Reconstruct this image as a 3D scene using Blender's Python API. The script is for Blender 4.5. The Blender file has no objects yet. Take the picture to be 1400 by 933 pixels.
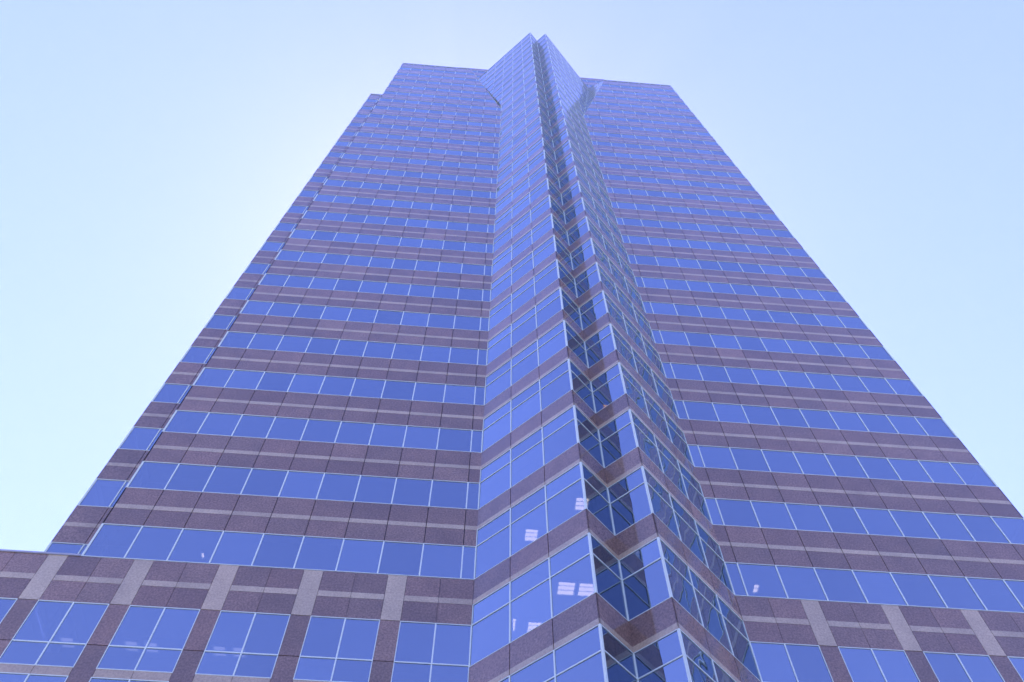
import bpy, math, random
from mathutils import Vector, Matrix, Euler
random.seed(7)
SC = bpy.context.scene
COL = SC.collection

# ------------------------------------------------------------------ units
# the tower is laid out on its window module (1.5 m); heights in storeys of B modules
M = 1.5
B = 2.5319                    # storey height in modules (3.8 m)
ZG = 14.3306                  # sill of the lowest ribbon window above the eye, in modules
EYE = 1.6
def W3(p):                    # modules -> metres, z = 0 at the pavement
    return Vector((p[0]*M, p[1]*M, (p[2]+ZG)*M + EYE))
ZBASE = -(ZG + EYE/M)         # pavement level in modules

# ------------------------------------------------------------------ materials
def mat(name):
    m = bpy.data.materials.new(name); m.use_nodes = True
    nt = m.node_tree; nt.nodes.clear()
    return m, nt, nt.nodes, nt.links
def N(ns, t, **k):
    n = ns.new(t)
    for a, v in k.items(): setattr(n, a, v)
    return n
def coords(ns, ls):
    return N(ns, 'ShaderNodeNewGeometry').outputs['Position']
def panel_rnd(ns):
    return N(ns, 'ShaderNodeAttribute', attribute_name='tone')

def granite(name, c0, c1, tint, rough=0.2, strength=1.0):
    m, nt, ns, ls = mat(name)
    pos = coords(ns, ls)
    out = N(ns, 'ShaderNodeOutputMaterial'); b = N(ns, 'ShaderNodeBsdfPrincipled')
    att = panel_rnd(ns)
    sep = N(ns, 'ShaderNodeSeparateColor'); ls.new(att.outputs['Color'], sep.inputs[0])
    n1 = N(ns, 'ShaderNodeTexNoise'); n1.inputs['Scale'].default_value = 14; n1.inputs['Detail'].default_value = 5; n1.inputs['Roughness'].default_value = .75
    n2 = N(ns, 'ShaderNodeTexNoise'); n2.inputs['Scale'].default_value = 1.1; n2.inputs['Detail'].default_value = 3
    ls.new(pos, n1.inputs['Vector']); ls.new(pos, n2.inputs['Vector'])
    r = N(ns, 'ShaderNodeValToRGB'); e = r.color_ramp.elements
    e[0].position = .36; e[0].color = (*c0, 1); e[1].position = .64; e[1].color = (*c1, 1)
    ls.new(n1.outputs['Fac'], r.inputs[0])
    # tone of the single slab: lighter / darker and more or less red
    mx = N(ns, 'ShaderNodeMix', data_type='RGBA'); ls.new(sep.outputs[1], mx.inputs['Factor'])
    ls.new(r.outputs[0], mx.inputs[6]);
    t = N(ns, 'ShaderNodeMix', data_type='RGBA', blend_type='MULTIPLY'); t.inputs['Factor'].default_value = 1
    ls.new(r.outputs[0], t.inputs[6]); t.inputs[7].default_value = (*tint, 1)
    ls.new(t.outputs[2], mx.inputs[7])
    ma = N(ns, 'ShaderNodeMapRange'); ls.new(sep.outputs[0], ma.inputs[0]); ma.inputs[3].default_value = 1-.28*strength; ma.inputs[4].default_value = 1+.34*strength
    mb = N(ns, 'ShaderNodeMapRange'); ls.new(n2.outputs['Fac'], mb.inputs[0]); mb.inputs[1].default_value = .3; mb.inputs[2].default_value = .7; mb.inputs[3].default_value = .88; mb.inputs[4].default_value = 1.12
    mm = N(ns, 'ShaderNodeMath', operation='MULTIPLY'); ls.new(ma.outputs[0], mm.inputs[0]); ls.new(mb.outputs[0], mm.inputs[1])
    v = N(ns, 'ShaderNodeVectorMath', operation='SCALE'); ls.new(mx.outputs[2], v.inputs[0]); ls.new(mm.outputs[0], v.inputs['Scale'])
    ls.new(v.outputs[0], b.inputs['Base Color'])
    rr = N(ns, 'ShaderNodeMapRange'); ls.new(n1.outputs['Fac'], rr.inputs[0]); rr.inputs[3].default_value = rough*.8; rr.inputs[4].default_value = rough*1.3
    ls.new(rr.outputs[0], b.inputs['Roughness'])
    b.inputs['IOR'].default_value = 1.75
    ls.new(b.outputs[0], out.inputs[0])
    return m
G_DARK = granite('dark_polished_granite', (.098, .061, .037), (.268, .174, .110), (1.06, .98, .97), .09)
G_LIGHT = granite('light_granite', (.31, .245, .150), (.49, .40, .245), (1.04, 1.0, .98), .22, .5)

def plain(name, col, rough, metal=0, spec=.5, noise=.06):
    m, nt, ns, ls = mat(name)
    out = N(ns, 'ShaderNodeOutputMaterial'); b = N(ns, 'ShaderNodeBsdfPrincipled')
    n1 = N(ns, 'ShaderNodeTexNoise'); n1.inputs['Scale'].default_value = 1.7; n1.inputs['Detail'].default_value = 4
    ls.new(coords(ns, ls), n1.inputs['Vector'])
    mr = N(ns, 'ShaderNodeMapRange'); ls.new(n1.outputs['Fac'], mr.inputs[0]); mr.inputs[3].default_value = 1-noise*2; mr.inputs[4].default_value = 1+noise*2
    v = N(ns, 'ShaderNodeVectorMath', operation='SCALE'); v.inputs[0].default_value = col; ls.new(mr.outputs[0], v.inputs['Scale'])
    ls.new(v.outputs[0], b.inputs['Base Color'])
    b.inputs['Roughness'].default_value = rough; b.inputs['Metallic'].default_value = metal
    b.inputs['Specular IOR Level'].default_value = spec
    ls.new(b.outputs[0], out.inputs[0]); return m
JOINT = plain('dark_joint_sealant', (.03, .027, .03), .9, 0, .2)
FRAME = plain('pale_painted_aluminium', (.64, .73, .62), .35, 0, .5, .02)
CONC = plain('grey_concrete', (.20, .20, .20), .85)
CEIL = plain('ceiling_tile', (.16, .16, .16), .9)
BLIND = plain('pale_blind_cloth', (.62, .60, .57), .9)
CAP = plain('parapet_metal', (.33, .34, .36), .4)

def glass_mat():
    m, nt, ns, ls = mat('reflective_tinted_glass')
    out = N(ns, 'ShaderNodeOutputMaterial')
    pos = coords(ns, ls)
    att = panel_rnd(ns); sep = N(ns, 'ShaderNodeSeparateColor'); ls.new(att.outputs['Color'], sep.inputs[0])
    n1 = N(ns, 'ShaderNodeTexNoise'); n1.inputs['Scale'].default_value = .62; n1.inputs['Detail'].default_value = 1.5; n1.inputs['Roughness'].default_value = .35
    # every sheet gets its own warp
    off = N(ns, 'ShaderNodeVectorMath', operation='SCALE'); ls.new(att.outputs['Color'], off.inputs[0]); off.inputs['Scale'].default_value = 23
    ad = N(ns, 'ShaderNodeVectorMath', operation='ADD'); ls.new(pos, ad.inputs[0]); ls.new(off.outputs[0], ad.inputs[1])
    ls.new(ad.outputs[0], n1.inputs['Vector'])
    bp = N(ns, 'ShaderNodeBump'); bp.inputs['Strength'].default_value = 1; bp.inputs['Distance'].default_value = GLASS_WARP
    ls.new(n1.outputs['Fac'], bp.inputs['Height'])
    g = N(ns, 'ShaderNodeBsdfGlossy'); g.inputs['Roughness'].default_value = 0.0
    ls.new(bp.outputs[0], g.inputs['Normal'])
    ma = N(ns, 'ShaderNodeMapRange'); ls.new(sep.outputs[0], ma.inputs[0]); ma.inputs[3].default_value = .93; ma.inputs[4].default_value = 1.08
    f0 = N(ns, 'ShaderNodeFresnel'); f0.inputs['IOR'].default_value = 1.5      # the coating's blue pales at grazing angles
    fm = N(ns, 'ShaderNodeMapRange'); ls.new(f0.outputs[0], fm.inputs[0]); fm.inputs[1].default_value = .09; fm.inputs[2].default_value = .36
    ct = N(ns, 'ShaderNodeMix', data_type='RGBA'); ls.new(fm.outputs[0], ct.inputs['Factor']); ct.inputs[6].default_value = (*GLASS_TINT, 1); ct.inputs[7].default_value = (.78, .91, .93, 1)
    v = N(ns, 'ShaderNodeVectorMath', operation='SCALE'); ls.new(ct.outputs[2], v.inputs[0]); ls.new(ma.outputs[0], v.inputs['Scale'])
    ls.new(v.outputs[0], g.inputs['Color'])
    t = N(ns, 'ShaderNodeBsdfTransparent'); t.inputs['Color'].default_value = (.045, .045, .055, 1)
    fr = N(ns, 'ShaderNodeFresnel'); fr.inputs['IOR'].default_value = 1.5
    mr = N(ns, 'ShaderNodeMapRange'); ls.new(fr.outputs[0], mr.inputs[0]); mr.inputs[1].default_value = .04; mr.inputs[2].default_value = 1; mr.inputs[3].default_value = GLASS_R0; mr.inputs[4].default_value = .88
    mx = N(ns, 'ShaderNodeMixShader'); ls.new(mr.outputs[0], mx.inputs[0]); ls.new(t.outputs[0], mx.inputs[1]); ls.new(g.outputs[0], mx.inputs[2])
    ls.new(mx.outputs[0], out.inputs[0]); return m
HAZE = .0006; GLASS_WARP = .015; GLASS_TINT = (.72, .86, 1.0); GLASS_R0 = .36
GLASS = glass_mat()

def lamp_mat(name, col, st):
    m, nt, ns, ls = mat(name)
    out = N(ns, 'ShaderNodeOutputMaterial'); e = N(ns, 'ShaderNodeEmission')
    e.inputs['Color'].default_value = (*col, 1); e.inputs['Strength'].default_value = st
    ls.new(e.outputs[0], out.inputs[0]); return m
LAMP = lamp_mat('fluorescent_tube_light', (1, .84, .64), 5.0); LAMP_DIM = lamp_mat('dim_tube_light', (.9, .9, 1), 1.3); LAMP_WARM = lamp_mat('warm_tube_light', (1, .42, .1), 5)

# ------------------------------------------------------------------ mesh collecting
class MB:
    def __init__(s): s.v = []; s.f = []; s.m = []; s.t = []; s.mats = []
    def mi(s, m):
        if m not in s.mats: s.mats.append(m)
        return s.mats.index(m)
    def face(s, pts, m, tone=(.5, .5, .5)):
        i = len(s.v); s.v += [tuple(p) for p in pts]
        s.f.append(list(range(i, i+len(pts)))); s.m.append(s.mi(m)); s.t.append(tone)
    def box(s, a, b, m):
        (x0, y0, z0), (x1, y1, z1) = a, b
        c = [Vector((x, y, z)) for z in (z0, z1) for y in (y0, y1) for x in (x0, x1)]
        for q in ((0, 2, 3, 1), (4, 5, 7, 6), (0, 1, 5, 4), (2, 6, 7, 3), (0, 4, 6, 2), (1, 3, 7, 5)):
            s.face([c[i] for i in q], m)
    def build(s, name, parent=None):
        me = bpy.data.meshes.new(name); me.from_pydata(s.v, [], s.f)
        for m in s.mats: me.materials.append(m)
        me.polygons.foreach_set('material_index', s.m)
        ca = me.color_attributes.new('tone', 'FLOAT_COLOR', 'CORNER')
        d = []
        for f, t in zip(s.f, s.t): d += [t[0], t[1], t[2], 1.0]*len(f)
        ca.data.foreach_set('color', d)
        me.update()
        o = bpy.data.objects.new(name, me); COL.objects.link(o)
        if parent: o.parent = parent
        return o

def clip(poly, region):                     # both counter-clockwise in (u, z), region convex
    out = poly
    for i in range(len(region)):
        a = region[i]; b = region[(i+1) % len(region)]
        ex, ez = b[0]-a[0], b[1]-a[1]
        inp = out; out = []
        for j in range(len(inp)):
            p = inp[j]; q = inp[(j+1) % len(inp)]
            dp = ex*(p[1]-a[1])-ez*(p[0]-a[0]); dq = ex*(q[1]-a[1])-ez*(q[0]-a[0])
            if dp >= 0: out.append(p)
            if dp*dq < 0:
                t = dp/(dp-dq); out.append((p[0]+t*(q[0]-p[0]), p[1]+t*(q[1]-p[1])))
        if len(out) < 3: return []
    # drop doubled points
    r = []
    for p in out:
        if not r or abs(p[0]-r[-1][0])+abs(p[1]-r[-1][1]) > 1e-4: r.append(p)
    if len(r) > 2 and abs(r[0][0]-r[-1][0])+abs(r[0][1]-r[-1][1]) < 1e-4: r.pop()
    return r if len(r) > 2 else []
def area(p): return .5*sum(p[i][0]*p[(i+1) % len(p)][1]-p[(i+1) % len(p)][0]*p[i][1] for i in range(len(p)))
def inset(p, w):
    n = len(p); L = []
    for i in range(n):
        a, b = p[i], p[(i+1) % n]; dx, dz = b[0]-a[0], b[1]-a[1]; l = math.hypot(dx, dz)
        nx, nz = -dz/l, dx/l
        L.append((a[0]+nx*w, a[1]+nz*w, dx/l, dz/l))
    r = []
    for i in range(n):
        a = L[i-1]; b = L[i]; den = a[2]*b[3]-a[3]*b[2]
        if abs(den) < 1e-6: return None
        t = ((b[0]-a[0])*b[3]-(b[1]-a[1])*b[2])/den
        r.append((a[0]+t*a[2], a[1]+t*a[3]))
    for i in range(n):                      # an inset edge that flipped: too small
        a, b = r[i], r[(i+1) % n]
        if (b[0]-a[0])*L[i][2]+(b[1]-a[1])*L[i][3] <= 0.01: return None
        for k in range(n):                  # every inner corner lies inside every outer edge
            if (r[i][0]-p[k][0])*-L[k][3]+(r[i][1]-p[k][1])*L[k][2] < w*.6: return None
    return r

WINDOWS = []                                # (plane, outer polygon, transoms, mullions, tone)
class Plane:
    def __init__(s, o, u, w):
        s.o = Vector(o); s.u = Vector(u).normalized(); s.w = Vector(w); s.n = s.u.cross(s.w).normalized()
    def at(s, u, z, d=0): return W3(s.o + s.u*u + s.w*(z-s.o.z) + s.n*d)

GAP = .0095
def slab(mb, pl, r, g, m, region=None, tone=None):
    """one stone slab: r = u0, z0, u1, z1; g = gaps left, bottom, right, top"""
    p = [(r[0]+g[0], r[1]+g[1]), (r[2]-g[2], r[1]+g[1]), (r[2]-g[2], r[3]-g[3]), (r[0]+g[0], r[3]-g[3])]
    q = [(r[0], r[1]), (r[2], r[1]), (r[2], r[3]), (r[0], r[3])]
    if region: p = clip(p, region); q = clip(q, region)
    if len(q) > 2: mb.face([pl.at(u, z, -.03) for u, z in q], JOINT)
    if len(p) < 3 or area(p) < 1e-4: return
    if tone is None: tone = slab_tone()
    mb.face([pl.at(u, z) for u, z in p], m, tone)
    for i in range(len(p)):
        a, b = p[i], p[(i+1) % len(p)]
        mb.face([pl.at(*a, -.03), pl.at(*b, -.03), pl.at(*b), pl.at(*a)], m, tone)
def slab_tone():
    t = random.gauss(.46, .13)
    if random.random() < .10: t += .32
    return (min(1, max(0, t)), min(1, max(0, random.gauss(.42, .28))), random.random())

def window(pl, r, transoms=(), mullions=(), region=None):
    q = [(r[0], r[1]), (r[2], r[1]), (r[2], r[3]), (r[0], r[3])]
    if region: q = clip(q, region)
    if len(q) < 3 or area(q) < 1e-4: return
    WINDOWS.append((pl, q, r, transoms, mullions, [(random.random(), random.random(), random.random()) for _ in range(8)],
                    random.choice((0, 0, 0, 1))))

def bands(kind):
    if kind == 'ribbon': return .448
    return .687
def wall(mb, pl, cols, r0, r1, kind='ribbon', region=None, ztop=None):
    """storeys r0..r1 of ribbon windows and stone bands; ztop cuts the last one"""
    n = len(cols)-1
    um = cols[max(1, n//2)] if n > 1 else (cols[0]+cols[1])/2     # steel rail the slabs hang from
    for um in (cols[1:-1] if region and len(region) == 3 else [um]):
      rail = [(um-.022, r0*B), (um+.022, r0*B), (um+.022, ztop), (um-.022, ztop)]
      if region: rail = clip(rail, region)
      if len(rail) > 2:
          mb.face([pl.at(u, z, -.055) for u, z in rail], JOINT); mb.face([pl.at(u, z, -.075) for u, z in rail], JOINT)
          for i in range(len(rail)):
              a, b = rail[i], rail[(i+1) % len(rail)]
              mb.face([pl.at(*a, -.075), pl.at(*b, -.075), pl.at(*b, -.055), pl.at(*a, -.055)], JOINT)
    def cut(z): return z if ztop is None else min(z, ztop)
    for k in range(r0, r1+1):
        z = k*B
        if ztop is not None and z >= ztop-.02: break
        for i in range(n):
            u0, u1 = cols[i], cols[i+1]
            gl = 0 if i == 0 else GAP; gr = 0 if i == n-1 else GAP
            wt = bands(kind)*B
            window(pl, (u0, z, u1, cut(z+wt)), (z+.448*B,) if kind == 'bay' else (), (), region)
            if kind == 'ribbon':
                if cut(z+.448*B) < cut(z+.687*B): slab(mb, pl, (u0, z+.448*B, u1, cut(z+.687*B)), (gl, 0, gr, GAP), G_DARK, region)
            t = slab_tone()
            if z+.687*B < cut(z+.746*B): slab(mb, pl, (u0, z+.687*B, u1, cut(z+.746*B)), (gl, 0, gr, 0), G_LIGHT, region)
            if z+.746*B < cut(z+B): slab(mb, pl, (u0, z+.746*B, u1, cut(z+B)), (gl, 0, gr, 0), G_DARK, region, t)
def vplane(a, b):                            # vertical wall from plan point a to b (left to right seen from outside)
    d = Vector((b[0]-a[0], b[1]-a[1], 0)); return Plane((a[0], a[1], 0), d, (0, 0, 1)), d.length
def even(l0, l1, step):
    n = max(1, round((l1-l0)/step)); return [l0+(l1-l0)*i/n for i in range(n+1)]

# ------------------------------------------------------------------ plan of the tower (modules)
GJ = 6.37; CX = GJ/2
XL, XR = -9.325, 15.695                      # corners of the front
PL, PN, PR = (2.42, -2.42), (CX, -1.655), (3.95, -2.42)
ZJ = 19.25*B                                 # where the corner notches of the crown begin
ZT = 25.16*B                                 # top of the front
ZS = 21.12*B                                 # top of the set-back shoulder
ZC = 28.5*B                                  # top of the projecting bay
VB = 2.55                                    # how far the bay's faces run back at the top
ZB, YB, WB = 30.8*B, 2.62, 7.97              # upper block: top, depth, half width
YD = 26.0                                    # depth of the tower
CUT = 3.05

tower = bpy.data.objects.new('office_tower', None); COL.objects.link(tower)
tower.location = W3((CX, 0, ZBASE)); tower.empty_display_size = 4
tower['label'] = 'tall office tower of purplish granite bands and blue mirror windows with a notched glass bay'
tower['category'] = 'skyscraper'
INV = Matrix.Translation(-tower.location)
def part(mb, name, label=None, parent=None, kind=None):
    par = parent or tower
    # the part gets its own origin at its lowest middle
    xs = [v[0] for v in mb.v]; ys = [v[1] for v in mb.v]; zs = [v[2] for v in mb.v]
    o = Vector(((min(xs)+max(xs))/2, (min(ys)+max(ys))/2, min(zs)))
    mb.v = [(v[0]-o.x, v[1]-o.y, v[2]-o.z) for v in mb.v]
    ob = mb.build(name, par)
    base = par.get('origin_world'); base = Vector(base) if base else tower.location
    ob.location = o-base; ob['origin_world'] = tuple(o)
    if label: ob['label'] = label
    if kind: ob['kind'] = kind
    return ob
PARTS = []

# front, left and right of the bay
mb = MB(); pl, L = vplane((XL, 0), (0, 0))
cols = [i*1.0 for i in range(10)]+[L]
wall(mb, pl, cols, 0, 25, region=[(0, 0), (L, 0), (L, ZJ), (L-CUT, ZT), (0, ZT)], ztop=ZT)
part(mb, 'front_wall', 'granite banded front left of the glass bay')
mb = MB(); pl, L = vplane((GJ, 0), (XR, 0))
cols = [0]+[.325+i for i in range(10)]
wall(mb, pl, cols, 0, 25, region=[(0, 0), (L, 0), (L, ZT), (CUT, ZT), (0, ZJ)], ztop=ZT)
part(mb, 'front_wall', 'granite banded front right of the glass bay')

# shoulder set back on the left
YS = .73
mb = MB(); pl, L = vplane((-10.72, YS), (XL+.6, YS))
wall(mb, pl, [0, .84, L], 0, 21, ztop=ZS)
part(mb, 'shoulder_wall', 'narrow wall set back at the left corner')
mb = MB(); pl, L = vplane((XL, YS), (XL, 0))
wall(mb, pl, [0, L], 0, 25, ztop=ZT); part(mb, 'return_wall')
mb = MB(); pl, L = vplane((-10.72, YD), (-10.72, YS))
wall(mb, pl, even(0, L, 1), 0, 21, ztop=ZS); part(mb, 'side_wall')
mb = MB(); pl, L = vplane((XL, YD), (XL, YS))
wall(mb, pl, even(0, L, 1), 21, 25, ztop=ZT); part(mb, 'side_wall')
mb = MB(); pl, L = vplane((XR, 0), (XR, YD))
wall(mb, pl, even(0, L, 1), 0, 25, ztop=ZT); part(mb, 'side_wall')
mb = MB(); pl, L = vplane((XR, YD), (XL, YD))
wall(mb, pl, even(0, L, 1), 0, 25, ztop=ZT); part(mb, 'rear_wall')

# projecting bay
s2 = math.sqrt(2)
def bay_face(a, b, n, name='bay_wall'):
    mb = MB(); pl, L = vplane(a, b)
    wall(mb, pl, even(0, L, L/n), -6, 28, 'bay', ztop=ZC)
    return part(mb, name)
bay_face((0, 0), PL, 3); bay_face(PL, PN, 1); bay_face(PN, PR, 1); bay_face(PR, (GJ, 0), 3)
# its faces run on behind the front above the notches
mb = MB(); pl, L = vplane((-VB, VB), (0, 0))
wall(mb, pl, [0]+[L-1.14*i for i in (3, 2, 1)]+[L], 19, 28, 'bay', region=[(L, ZJ), (L, ZC), (0, ZC)], ztop=ZC)
part(mb, 'bay_wall')
mb = MB(); pl, L = vplane((GJ, 0), (GJ+VB, VB))
wall(mb, pl, [0]+[1.14*i for i in (1, 2, 3)]+[L], 19, 28, 'bay', region=[(0, ZJ), (L, ZC), (0, ZC)], ztop=ZC)
part(mb, 'bay_wall')

# sloping faces of the two corner notches
def notch(J, V, K, outward):
    J, V, K = Vector(J), Vector(V), Vector(K)
    n = (V-J).cross(K-J).normalized()
    if n.dot(Vector(outward)) < 0: n = -n
    U = Vector((0, 0, 1)).cross(n).normalized()
    w = n.cross(U); w = w/w.z
    pl = Plane(J, U, w)
    def uz(p): d = p-J; return ((d-w*d.z).dot(U), p.z)
    reg = [uz(J), uz(V), uz(K)]
    if area(reg) < 0: reg.reverse()
    us = [p[0] for p in reg]
    cols = [min(us)]+[x for x in (-2.28, -1.14, 0, 1.14, 2.28) if min(us)+.1 < x < max(us)-.1]+[max(us)]
    mb = MB(); wall(mb, pl, cols, 19, 28, 'bay', region=reg, ztop=ZC)
    Q = Vector((K.x, V.y, K.z)); mb.face([W3(K), W3(V), W3(Q)], CONC)
    part(mb, 'notch_wall')
notch((0, 0, ZJ), (-VB, VB, ZC), (-CUT, 0, ZT), (1, -1, .2))
notch((GJ, 0, ZJ), (GJ+VB, VB, ZC), (GJ+CUT, 0, ZT), (-1, -1, .2))

# upper block behind the crown
mb = MB(); pl, L = vplane((CX-WB, YB), (CX+WB, YB)); wall(mb, pl, even(0, L, 1), 25, 30, ztop=ZB)
for a, b in (((CX+WB, YB), (CX+WB, YD-3)), ((CX+WB, YD-3), (CX-WB, YD-3)), ((CX-WB, YD-3), (CX-WB, YB))):
    pl, L = vplane(a, b); wall(mb, pl, even(0, L, 1), 25, 30, ztop=ZB)
part(mb, 'crown_block')

# roofs with thin metal copings
def roof(pts, z, name='roof', th=.25, cap=()):
    mb = MB()
    t = [W3((x, y, z)) for x, y in pts]; b = [W3((x, y, z-th)) for x, y in pts]
    mb.face(t, CONC); mb.face(b[::-1], CONC)
    for i in range(len(t)):
        j = (i+1) % len(t); mb.face([b[i], b[j], t[j], t[i]], CONC)
    return part(mb, name)
def coping(segs, z):
    mb = MB()
    for a, b in segs:
        pl, L = vplane(a, b); h = .05
        p = [pl.at(0, z, .025), pl.at(L, z, .025), pl.at(L, z+h, .025), pl.at(0, z+h, .025)]
        q = [pl.at(0, z, -.22), pl.at(L, z, -.22), pl.at(L, z+h, -.22), pl.at(0, z+h, -.22)]
        mb.face(p, CAP); mb.face([p[3], p[2], q[2], q[3]], CAP); mb.face([q[1], q[0], q[3], q[2]], CAP); mb.face([p[1], p[0], q[0], q[1]], CAP)
        mb.face([p[1], q[1], q[2], p[2]], CAP); mb.face([p[0], p[3], q[3], q[0]], CAP)
    part(mb, 'parapet_coping')
vy = (ZT-ZJ)/(ZC-ZJ)*VB
e = .06
roof([(XL+e, e), (-CUT-.02, e), (-vy-.12, vy), (-vy-.12, YB+.5), (XL+e, YB+.5)], ZT-.1)
roof([(XR-e, e), (XR-e, YB+.5), (GJ+vy+.12, YB+.5), (GJ+vy+.12, vy), (GJ+CUT+.02, e)], ZT-.1)
roof([(XL+e, YB+.5), (XR-e, YB+.5), (XR-e, YD-e), (XL+e, YD-e)], ZT-.1)
roof([(-10.72+e, YS+e), (XL-.005, YS+e), (XL-.005, YD-e), (-10.72+e, YD-e)], ZS-.1)
roof([(0, .1), (PL[0], PL[1]+.1), (PN[0], PN[1]+.1), (PR[0], PR[1]+.1), (GJ, .1), (GJ+VB-.1, VB-.02), (-VB+.1, VB-.02)], ZC-.1)
roof([(CX-WB+e, YB+e), (CX+WB-e, YB+e), (CX+WB-e, YD-3-e), (CX-WB+e, YD-3-e)], ZB-.1)
coping([((XL, 0), (-CUT, 0)), ((GJ+CUT, 0), (XR, 0)), ((XR, 0), (XR, YD)), ((XR, YD), (XL, YD)), ((XL, YD), (XL, 0))], ZT)
coping([((-10.72, YS), (XL, YS)), ((-10.72, YD), (-10.72, YS))], ZS)
coping([((-VB, VB), PL), (PL, PN), (PN, PR), (PR, (GJ+VB, VB))], ZC)
coping([((CX-WB, YB), (CX+WB, YB)), ((CX+WB, YB), (CX+WB, YD-3)), ((CX-WB, YD-3), (CX-WB, YB))], ZB)

# ------------------------------------------------------------------ base of the tower
def podium(x0, x1, piers, joints_right):
    """piers: list of (a, b) in x; the spans between them carry pairs of panes"""
    mb = MB(); pl = Plane((0, 0, 0), (1, 0, 0), (0, 0, 1))
    spans = []; x = x0
    for a, b in piers:
        if a > x: spans.append((x, a))
        x = b
    if x < x1: spans.append((x, x1))
    for a, b in spans:
        m = (a+b)/2
        for u0, u1, g0, g1 in ((a, m, GAP, GAP/2), (m, b, GAP/2, GAP)):
            t = slab_tone()
            slab(mb, pl, (u0, -.247*B, u1, -.012), (g0, 0, g1, 0), G_DARK, None, t)
            slab(mb, pl, (u0, -.312*B, u1, -.247*B), (g0, 0, g1, 0), G_LIGHT)
            slab(mb, pl, (u0, -.548*B, u1, -.312*B), (g0, 0, g1, GAP), G_DARK)
            for k in range(5):
                z = -.5475*B-(k*B)
                if k < 4: slab(mb, pl, (u0, -1.295*B-k*B if k == 0 else -(1.295+k)*B, u1, -(1.215+k)*B), (g0, 0, g1, 0), G_LIGHT, None, (.2, .8, .5))
        zt = [-.548*B]+[-(1.295+k)*B for k in range(4)]
        zb = [-(1.215+k)*B for k in range(5)]
        for t_, b_ in zip(zt, zb):
            window(pl, (a, b_, b, t_), (b_+.232*B,), (m,))
        slab(mb, pl, (a, ZBASE, b, zb[-1]), (GAP, 0, GAP, 0), G_DARK)
    for a, b in piers:
        slab(mb, pl, (a, -.548*B, b, -.012), (0, GAP, 0, 0), G_LIGHT, None, (random.uniform(.35, .75), random.random(), .5))
        z = -.548*B; 
        for zz in [-(.985+k)*B for k in range(5)]+[ZBASE]:
            slab(mb, pl, (a, zz, b, z), (0, GAP, 0, GAP), G_DARK); z = zz
    part(mb, 'podium_wall')
podium(-21.6, 0, [(-2.06-2*k, -1.61-2*k) for k in range(9, -1, -1)], False)
podium(GJ, 28.0, [(7.99+2*k, 8.43+2*k) for k in range(10)], True)
mb = MB()
for x0, x1 in ((-21.6, 28.0),):
    for a, b in (((28.0, 0), (28.0, YD+6)), ((28.0, YD+6), (-21.6, YD+6)), ((-21.6, YD+6), (-21.6, 0))):
        pl, L = vplane(a, b)
        for i, u in enumerate(even(0, L, 2)[:-1]):
            w = L/round(L/2)
            slab(mb, pl, (u, ZBASE, u+w, -2.6*B), (GAP,)*4, G_DARK); slab(mb, pl, (u, -2.6*B, u+w, 0), (GAP,)*4, G_DARK)
part(mb, 'podium_wall')
roof([(-21.6+e, e), (-10.72, e), (-10.72, YD+6-e), (-21.6+e, YD+6-e)], -.08)
roof([(XR, e), (28-e, e), (28-e, YD+6-e), (XR, YD+6-e)], -.08)
coping([((-21.6, 0), (-10.72, 0)), ((-10.72, 0), (XL-.01, 0))], -.012)
coping([((XR, 0), (28.0, 0))], -.012)
roof([(-10.72, e), (XL-.003, e), (XL-.003, YS+.05), (-10.72, YS+.05)], -.08)

# ------------------------------------------------------------------ inside: floor slabs with ceilings, a core
def slab_poly(k):
    i = .22
    if k < 25:
        front = [(XL+i, i), (-.05, i)]
        if k >= 18:
            h = k+1-19.25; v = max(0, h/(ZC/B-19.25)*VB); c = max(0, CUT*h/(ZT/B-19.25))
            front = [(XL+i, i), (-c-.25, i), (-v-.1, v+.35)]
        r = [(GJ-x, y) for x, y in reversed(front)]
        bay = [(PL[0], PL[1]+i*1.5), (PN[0], PN[1]+i*1.5), (PR[0], PR[1]+i*1.5)]
        return front+bay+r+[(XR-i, YD-i), (XL+i, YD-i)]
    return None
for k in range(-6, 25):
    mb = MB(); p = slab_poly(k)
    zc = (k+.70)*B; zf = (k+.985)*B
    t = [W3((x, y, zf)) for x, y in p]; b = [W3((x, y, zc)) for x, y in p]
    mb.face(t, CONC); mb.face(b[::-1], CEIL)
    for i in range(len(t)):
        j = (i+1) % len(t); mb.face([b[i], b[j], t[j], t[i]], JOINT)
    part(mb, 'floor_slab')
mb = MB()
a = W3((XL+3.2, 5.2, ZBASE)); c = W3((XR-3.2, YD-5, ZT-.5)); mb.box(a, c, CEIL); part(mb, 'service_core')

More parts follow.
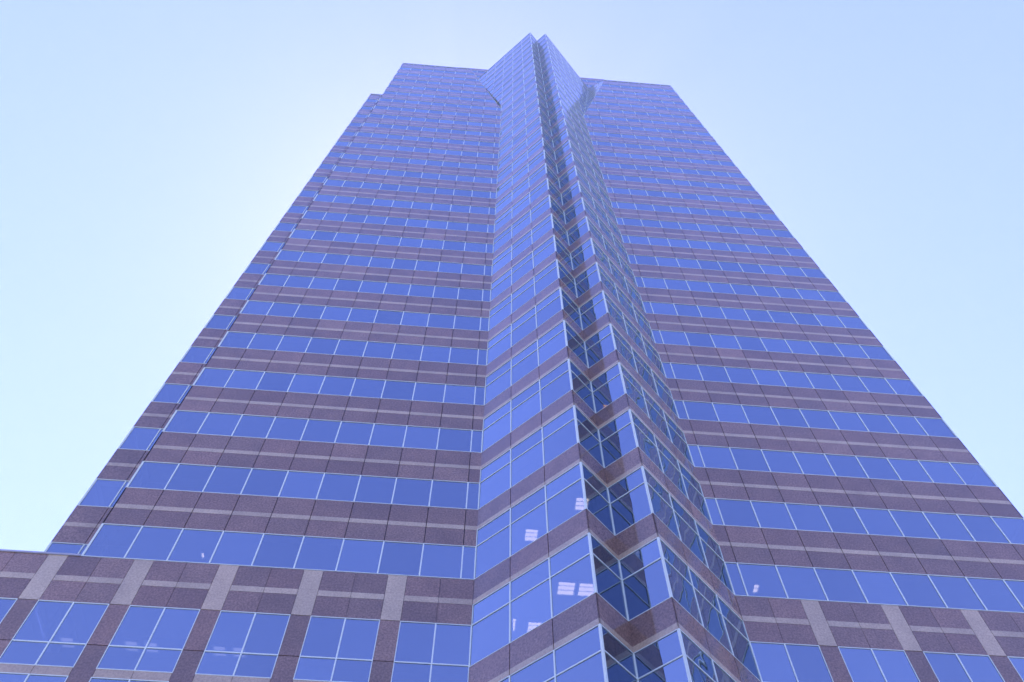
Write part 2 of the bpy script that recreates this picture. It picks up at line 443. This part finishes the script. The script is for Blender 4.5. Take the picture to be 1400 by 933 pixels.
# lit ceiling fixtures that show through the glass: a louvred box with three tubes
def fixture(x, y, k, zr=.68, ang=0, w=.36, l=.42, tubes=3, lamp=None):
    z = (k+zr)*B-.012
    mb = MB(); lm = MB()
    ca, sa = math.cos(ang), math.sin(ang)
    def q(u, v, dz): return W3((x+u*ca-v*sa, y+u*sa+v*ca, z+dz))
    def bx(m, u0, u1, v0, v1, d0, d1, mt):
        c = [q(u, v, d) for d in (d0, d1) for v in (v0, v1) for u in (u0, u1)]
        for f in ((0, 2, 3, 1), (4, 5, 7, 6), (0, 1, 5, 4), (2, 6, 7, 3), (0, 4, 6, 2), (1, 3, 7, 5)): m.face([c[i] for i in f], mt)
    bx(mb, -w/2, w/2, -l/2, l/2, 0.02, .05, FRAME)
    for s in (-1, 1):
        bx(mb, s*w/2-.012, s*w/2+.012, -l/2, l/2, -.02, .02, FRAME)
        bx(mb, -w/2, w/2, s*l/2-.012, s*l/2+.012, -.02, .02, FRAME)
    f = part(mb, 'ceiling_light')
    for t in range(tubes):
        v = (t-(tubes-1)/2)*l/tubes
        bx(lm, -w/2+.03, w/2-.03, v-l/tubes*.30, v+l/tubes*.30, -.01, .018, lamp or LAMP)
    part(lm, 'light_tube', parent=f)
fixture(1.42, .02, 0); fixture(2.60, -1.12, 0, w=.36)
fixture(2.10, -.74, -1, w=.42); fixture(2.58, -.74, -1, w=.42)
fixture(1.50, .60, -1); fixture(.98, .52, -1, w=.16)
fixture(-6.93, .86, 0, .45, w=.10, l=.2, tubes=1); fixture(7.38, .84, 0, .45, w=.16, l=.3, tubes=2)
for x in (-7.75, -7.3, -5.75, -5.3, -9.2): fixture(x, 1.3, -1, .45, w=.30, l=.34, tubes=2, lamp=LAMP_DIM)
fixture(3.76, -.80, 2, .68, w=.2, l=.2, tubes=2, lamp=LAMP_WARM)

# ------------------------------------------------------------------ camera
cam_d = bpy.data.cameras.new('camera'); cam = bpy.data.objects.new('camera', cam_d); COL.objects.link(cam); SC.camera = cam
cam.location = W3((-.2328, -14.5082, -14.3306)); cam.rotation_euler = Euler((2.6374, -.0018, -.0807), 'XYZ')
cam_d.sensor_fit = 'HORIZONTAL'; cam_d.sensor_width = 36; cam_d.lens = 36*1108.505/1400
cam_d.clip_end = 20000; cam_d.clip_start = .1

# ------------------------------------------------------------------ windows: the hundred that show largest are parts of their own
cr = cam.rotation_euler.to_matrix().transposed(); F = 1108.505
def pix(p):
    c = cr @ (p-cam.location)
    if c.z > -1: return None
    return (700+F*c.x/-c.z, 466.5-F*c.y/-c.z)
def shows(w):
    pl, q = w[0], w[1]
    if pl.n.dot(cam.location-pl.at(*q[0])) <= 0: return 0
    if pl.o.x == XR and pl.u.x < .1 or pl.o.y > 5: return 0
    p = [pix(pl.at(u, z)) for u, z in q]
    if None in p: return 0
    p = clip([(x, -y) for x, y in p] if area([(x, -y) for x, y in p]) > 0 else [(x, -y) for x, y in p][::-1], [(0, -933), (1400, -933), (1400, 0), (0, 0)])
    return area(p) if len(p) > 2 else 0
FW = .0160; FD = .011
def frame_ring(fm, pl, q, w, w2=None):
    r = inset(q, w)
    if r is None: return None
    n = len(q)
    for i in range(n):
        j = (i+1) % n
        fm.face([pl.at(*q[i], FD*.6), pl.at(*q[j], FD*.6), pl.at(*r[j], FD*.6), pl.at(*r[i], FD*.6)], FRAME)
        fm.face([pl.at(*r[i], FD*.6), pl.at(*r[j], FD*.6), pl.at(*r[j], -.05), pl.at(*r[i], -.05)], FRAME)
        fm.face([pl.at(*q[j], FD*.6), pl.at(*q[i], FD*.6), pl.at(*q[i], -.05), pl.at(*q[j], -.05)], FRAME)
    return r
def bar(fm, pl, u0, z0, u1, z1):
    c = [(u0, z0), (u1, z0), (u1, z1), (u0, z1)]
    fm.face([pl.at(*p, FD*.55) for p in c], FRAME)
    for i in range(4):
        j = (i+1) % 4; fm.face([pl.at(*c[j], FD*.55), pl.at(*c[i], FD*.55), pl.at(*c[i], -.05), pl.at(*c[j], -.05)], FRAME)
def blind_face(w, bm):
    pl, q, r = w[0], w[1], w[2]
    if random.random() > .45 or len(q) != 4 or abs(area(q)-(r[2]-r[0])*(r[3]-r[1])) > 1e-3: return
    h = random.choice((.18, .3, .45, .62))*(r[3]-r[1])
    us = [r[0]]+list(w[4])+[r[2]]
    for a in range(len(us)-1):
        if len(us) > 2 and random.random() < .4: continue
        c = [(us[a]+.04, r[3]-h), (us[a+1]-.04, r[3]-h), (us[a+1]-.04, r[3]), (us[a]+.04, r[3])]
        bm.face([pl.at(u, z, -.085) for u, z in c], BLIND)
def make(w, gm, fm):
    pl, q, r, tr, mu, tones, _ = w
    inn = frame_ring(fm, pl, q, FW)
    if inn is None:
        fm.face([pl.at(*p, FD*.6) for p in q], FRAME); return
    us = [r[0]]+list(mu)+[r[2]]
    z1 = max(p[1] for p in q)
    zs = [r[1]]+[t for t in tr if t < z1-.05]+[r[3]]
    k = 0
    for a in range(len(us)-1):
        for b in range(len(zs)-1):
            pane = clip([(us[a], zs[b]), (us[a+1], zs[b]), (us[a+1], zs[b+1]), (us[a], zs[b+1])], inn)
            if len(pane) < 3: continue
            # sheets of glass never sit perfectly flat in their frames
            cu = (us[a]+us[a+1])/2; cz = (zs[b]+zs[b+1])/2
            tu = (tones[k % 8][0]-.5)*TILT; tz = (tones[k % 8][1]-.5)*TILT
            gm.face([pl.at(u, z, -.011+tu*(u-cu)+tz*(z-cz)) for u, z in pane], GLASS, tones[k % 8]); k += 1
    ulo = min(p[0] for p in inn); uhi = max(p[0] for p in inn)
    simple = len(q) == 4 and abs(area(q)-(r[2]-r[0])*(r[3]-r[1])) < 1e-3
    if simple:
        for t in zs[1:-1]: bar(fm, pl, ulo, t-FW*.8, uhi, t+FW*.8)
        for m in us[1:-1]:
            zz = [inn[0][1]]+[t for t in zs[1:-1]]+[inn[2][1]]
            for a in range(len(zz)-1):
                bar(fm, pl, m-FW*.95, zz[a]+(FW*.8 if a else 0), m+FW*.95, zz[a+1]-(FW*.8 if a < len(zz)-2 else 0))
    else:
        for t in zs[1:-1]:
            s = clip([(r[0], t-FW*.8), (r[2], t-FW*.8), (r[2], t+FW*.8), (r[0], t+FW*.8)], inn)
            if len(s) > 2: fm.face([pl.at(*p, FD*.4) for p in s], FRAME)
TILT = .004
order = sorted(range(len(WINDOWS)), key=lambda i: -shows(WINDOWS[i]))
big = set(i for i in order[:100])
rest = MB()
for i, w in enumerate(WINDOWS):
    if i in big:
        gm, fm = MB(), MB(); make(w, gm, fm)
        if not gm.f: continue
        g = part(gm, 'window'); part(fm, 'frame', parent=g)
        bm = MB(); blind_face(w, bm)
        if bm.f: part(bm, 'roller_blind', parent=g)
    else:
        make(w, rest, rest); blind_face(w, rest)
part(rest, 'window', 'the many smaller windows farther up and round the sides', kind='stuff')
print('windows', len(WINDOWS))

# ------------------------------------------------------------------ ground
def sheet(name, x0, y0, x1, y1, z, m):
    mb = MB(); mb.face([(x0, y0, z), (x1, y0, z), (x1, y1, z), (x0, y1, z)], m)
    o = mb.build(name); o['kind'] = 'structure'; return o
ASPH = plain('asphalt', (.055, .055, .057), .9); PAVE = plain('paving', (.46, .44, .42), .8, noise=.1)
GRND = plain('ground_earth', (.26, .25, .23), .95, noise=.15)
sheet('ground', -6000, -6000, 6000, 6000, -.16, GRND)
mb = MB(); mb.box((-60, -34, -.5), (70, 70, 0), PAVE); o = mb.build('pavement'); o['kind'] = 'structure'
sheet('road', -900, -50, 900, -36, -.15, ASPH)

# ------------------------------------------------------------------ air
def haze(density):
    m, nt, ns, ls = mat('thin_haze')
    out = N(ns, 'ShaderNodeOutputMaterial'); v = N(ns, 'ShaderNodeVolumePrincipled')
    v.inputs['Color'].default_value = (.88, .88, .94, 1); v.inputs['Density'].default_value = density; v.inputs['Anisotropy'].default_value = .2
    ls.new(v.outputs[0], out.inputs['Volume'])
    mb = MB(); mb.box((-6100, -6100, -2), (6100, 6100, 148), m)
    o = mb.build('haze'); o['kind'] = 'stuff'; return o
haze(HAZE)
# ------------------------------------------------------------------ light
EL, AZ = math.radians(SUN_EL if 'SUN_EL' in globals() else 66), math.radians(-3)   # azimuth from +y towards +x
sd = Vector((math.sin(AZ)*math.cos(EL), math.cos(AZ)*math.cos(EL), math.sin(EL)))
sun_d = bpy.data.lights.new('sun', 'SUN'); sun = bpy.data.objects.new('sun', sun_d); COL.objects.link(sun)
sun.rotation_euler = (-sd).to_track_quat('-Z', 'Y').to_euler(); sun_d.energy = 3.5; sun_d.angle = math.radians(.5); sun_d.color = (1, .95, .88)
w = bpy.data.worlds.new('World'); SC.world = w; w.use_nodes = True
nt = w.node_tree; nt.nodes.clear()
sky = nt.nodes.new('ShaderNodeTexSky'); sky.sky_type = 'NISHITA'; sky.sun_disc = False
sky.sun_elevation = EL; sky.sun_rotation = AZ; sky.air_density = 1.0; sky.dust_density = 0.14; sky.ozone_density = 3.0
bg = nt.nodes.new('ShaderNodeBackground'); bg.inputs[1].default_value = .15
mul = nt.nodes.new('ShaderNodeMix'); mul.data_type = 'RGBA'; mul.blend_type = 'MULTIPLY'; mul.inputs['Factor'].default_value = 1
mul.inputs[7].default_value = (.96, .80, 1.32, 1)
ow = nt.nodes.new('ShaderNodeOutputWorld')
nt.links.new(sky.outputs[0], mul.inputs[6]); nt.links.new(mul.outputs[2], bg.inputs[0]); nt.links.new(bg.outputs[0], ow.inputs[0])

SC.render.engine = 'CYCLES'
SC.cycles.max_bounces = 10; SC.cycles.glossy_bounces = 6; SC.cycles.transparent_max_bounces = 12; SC.cycles.diffuse_bounces = 3
SC.view_settings.view_transform = 'Standard'; SC.view_settings.look = 'None'
SC.view_settings.exposure = 1.58; SC.view_settings.gamma = 1; SC.view_settings.use_curve_mapping = False
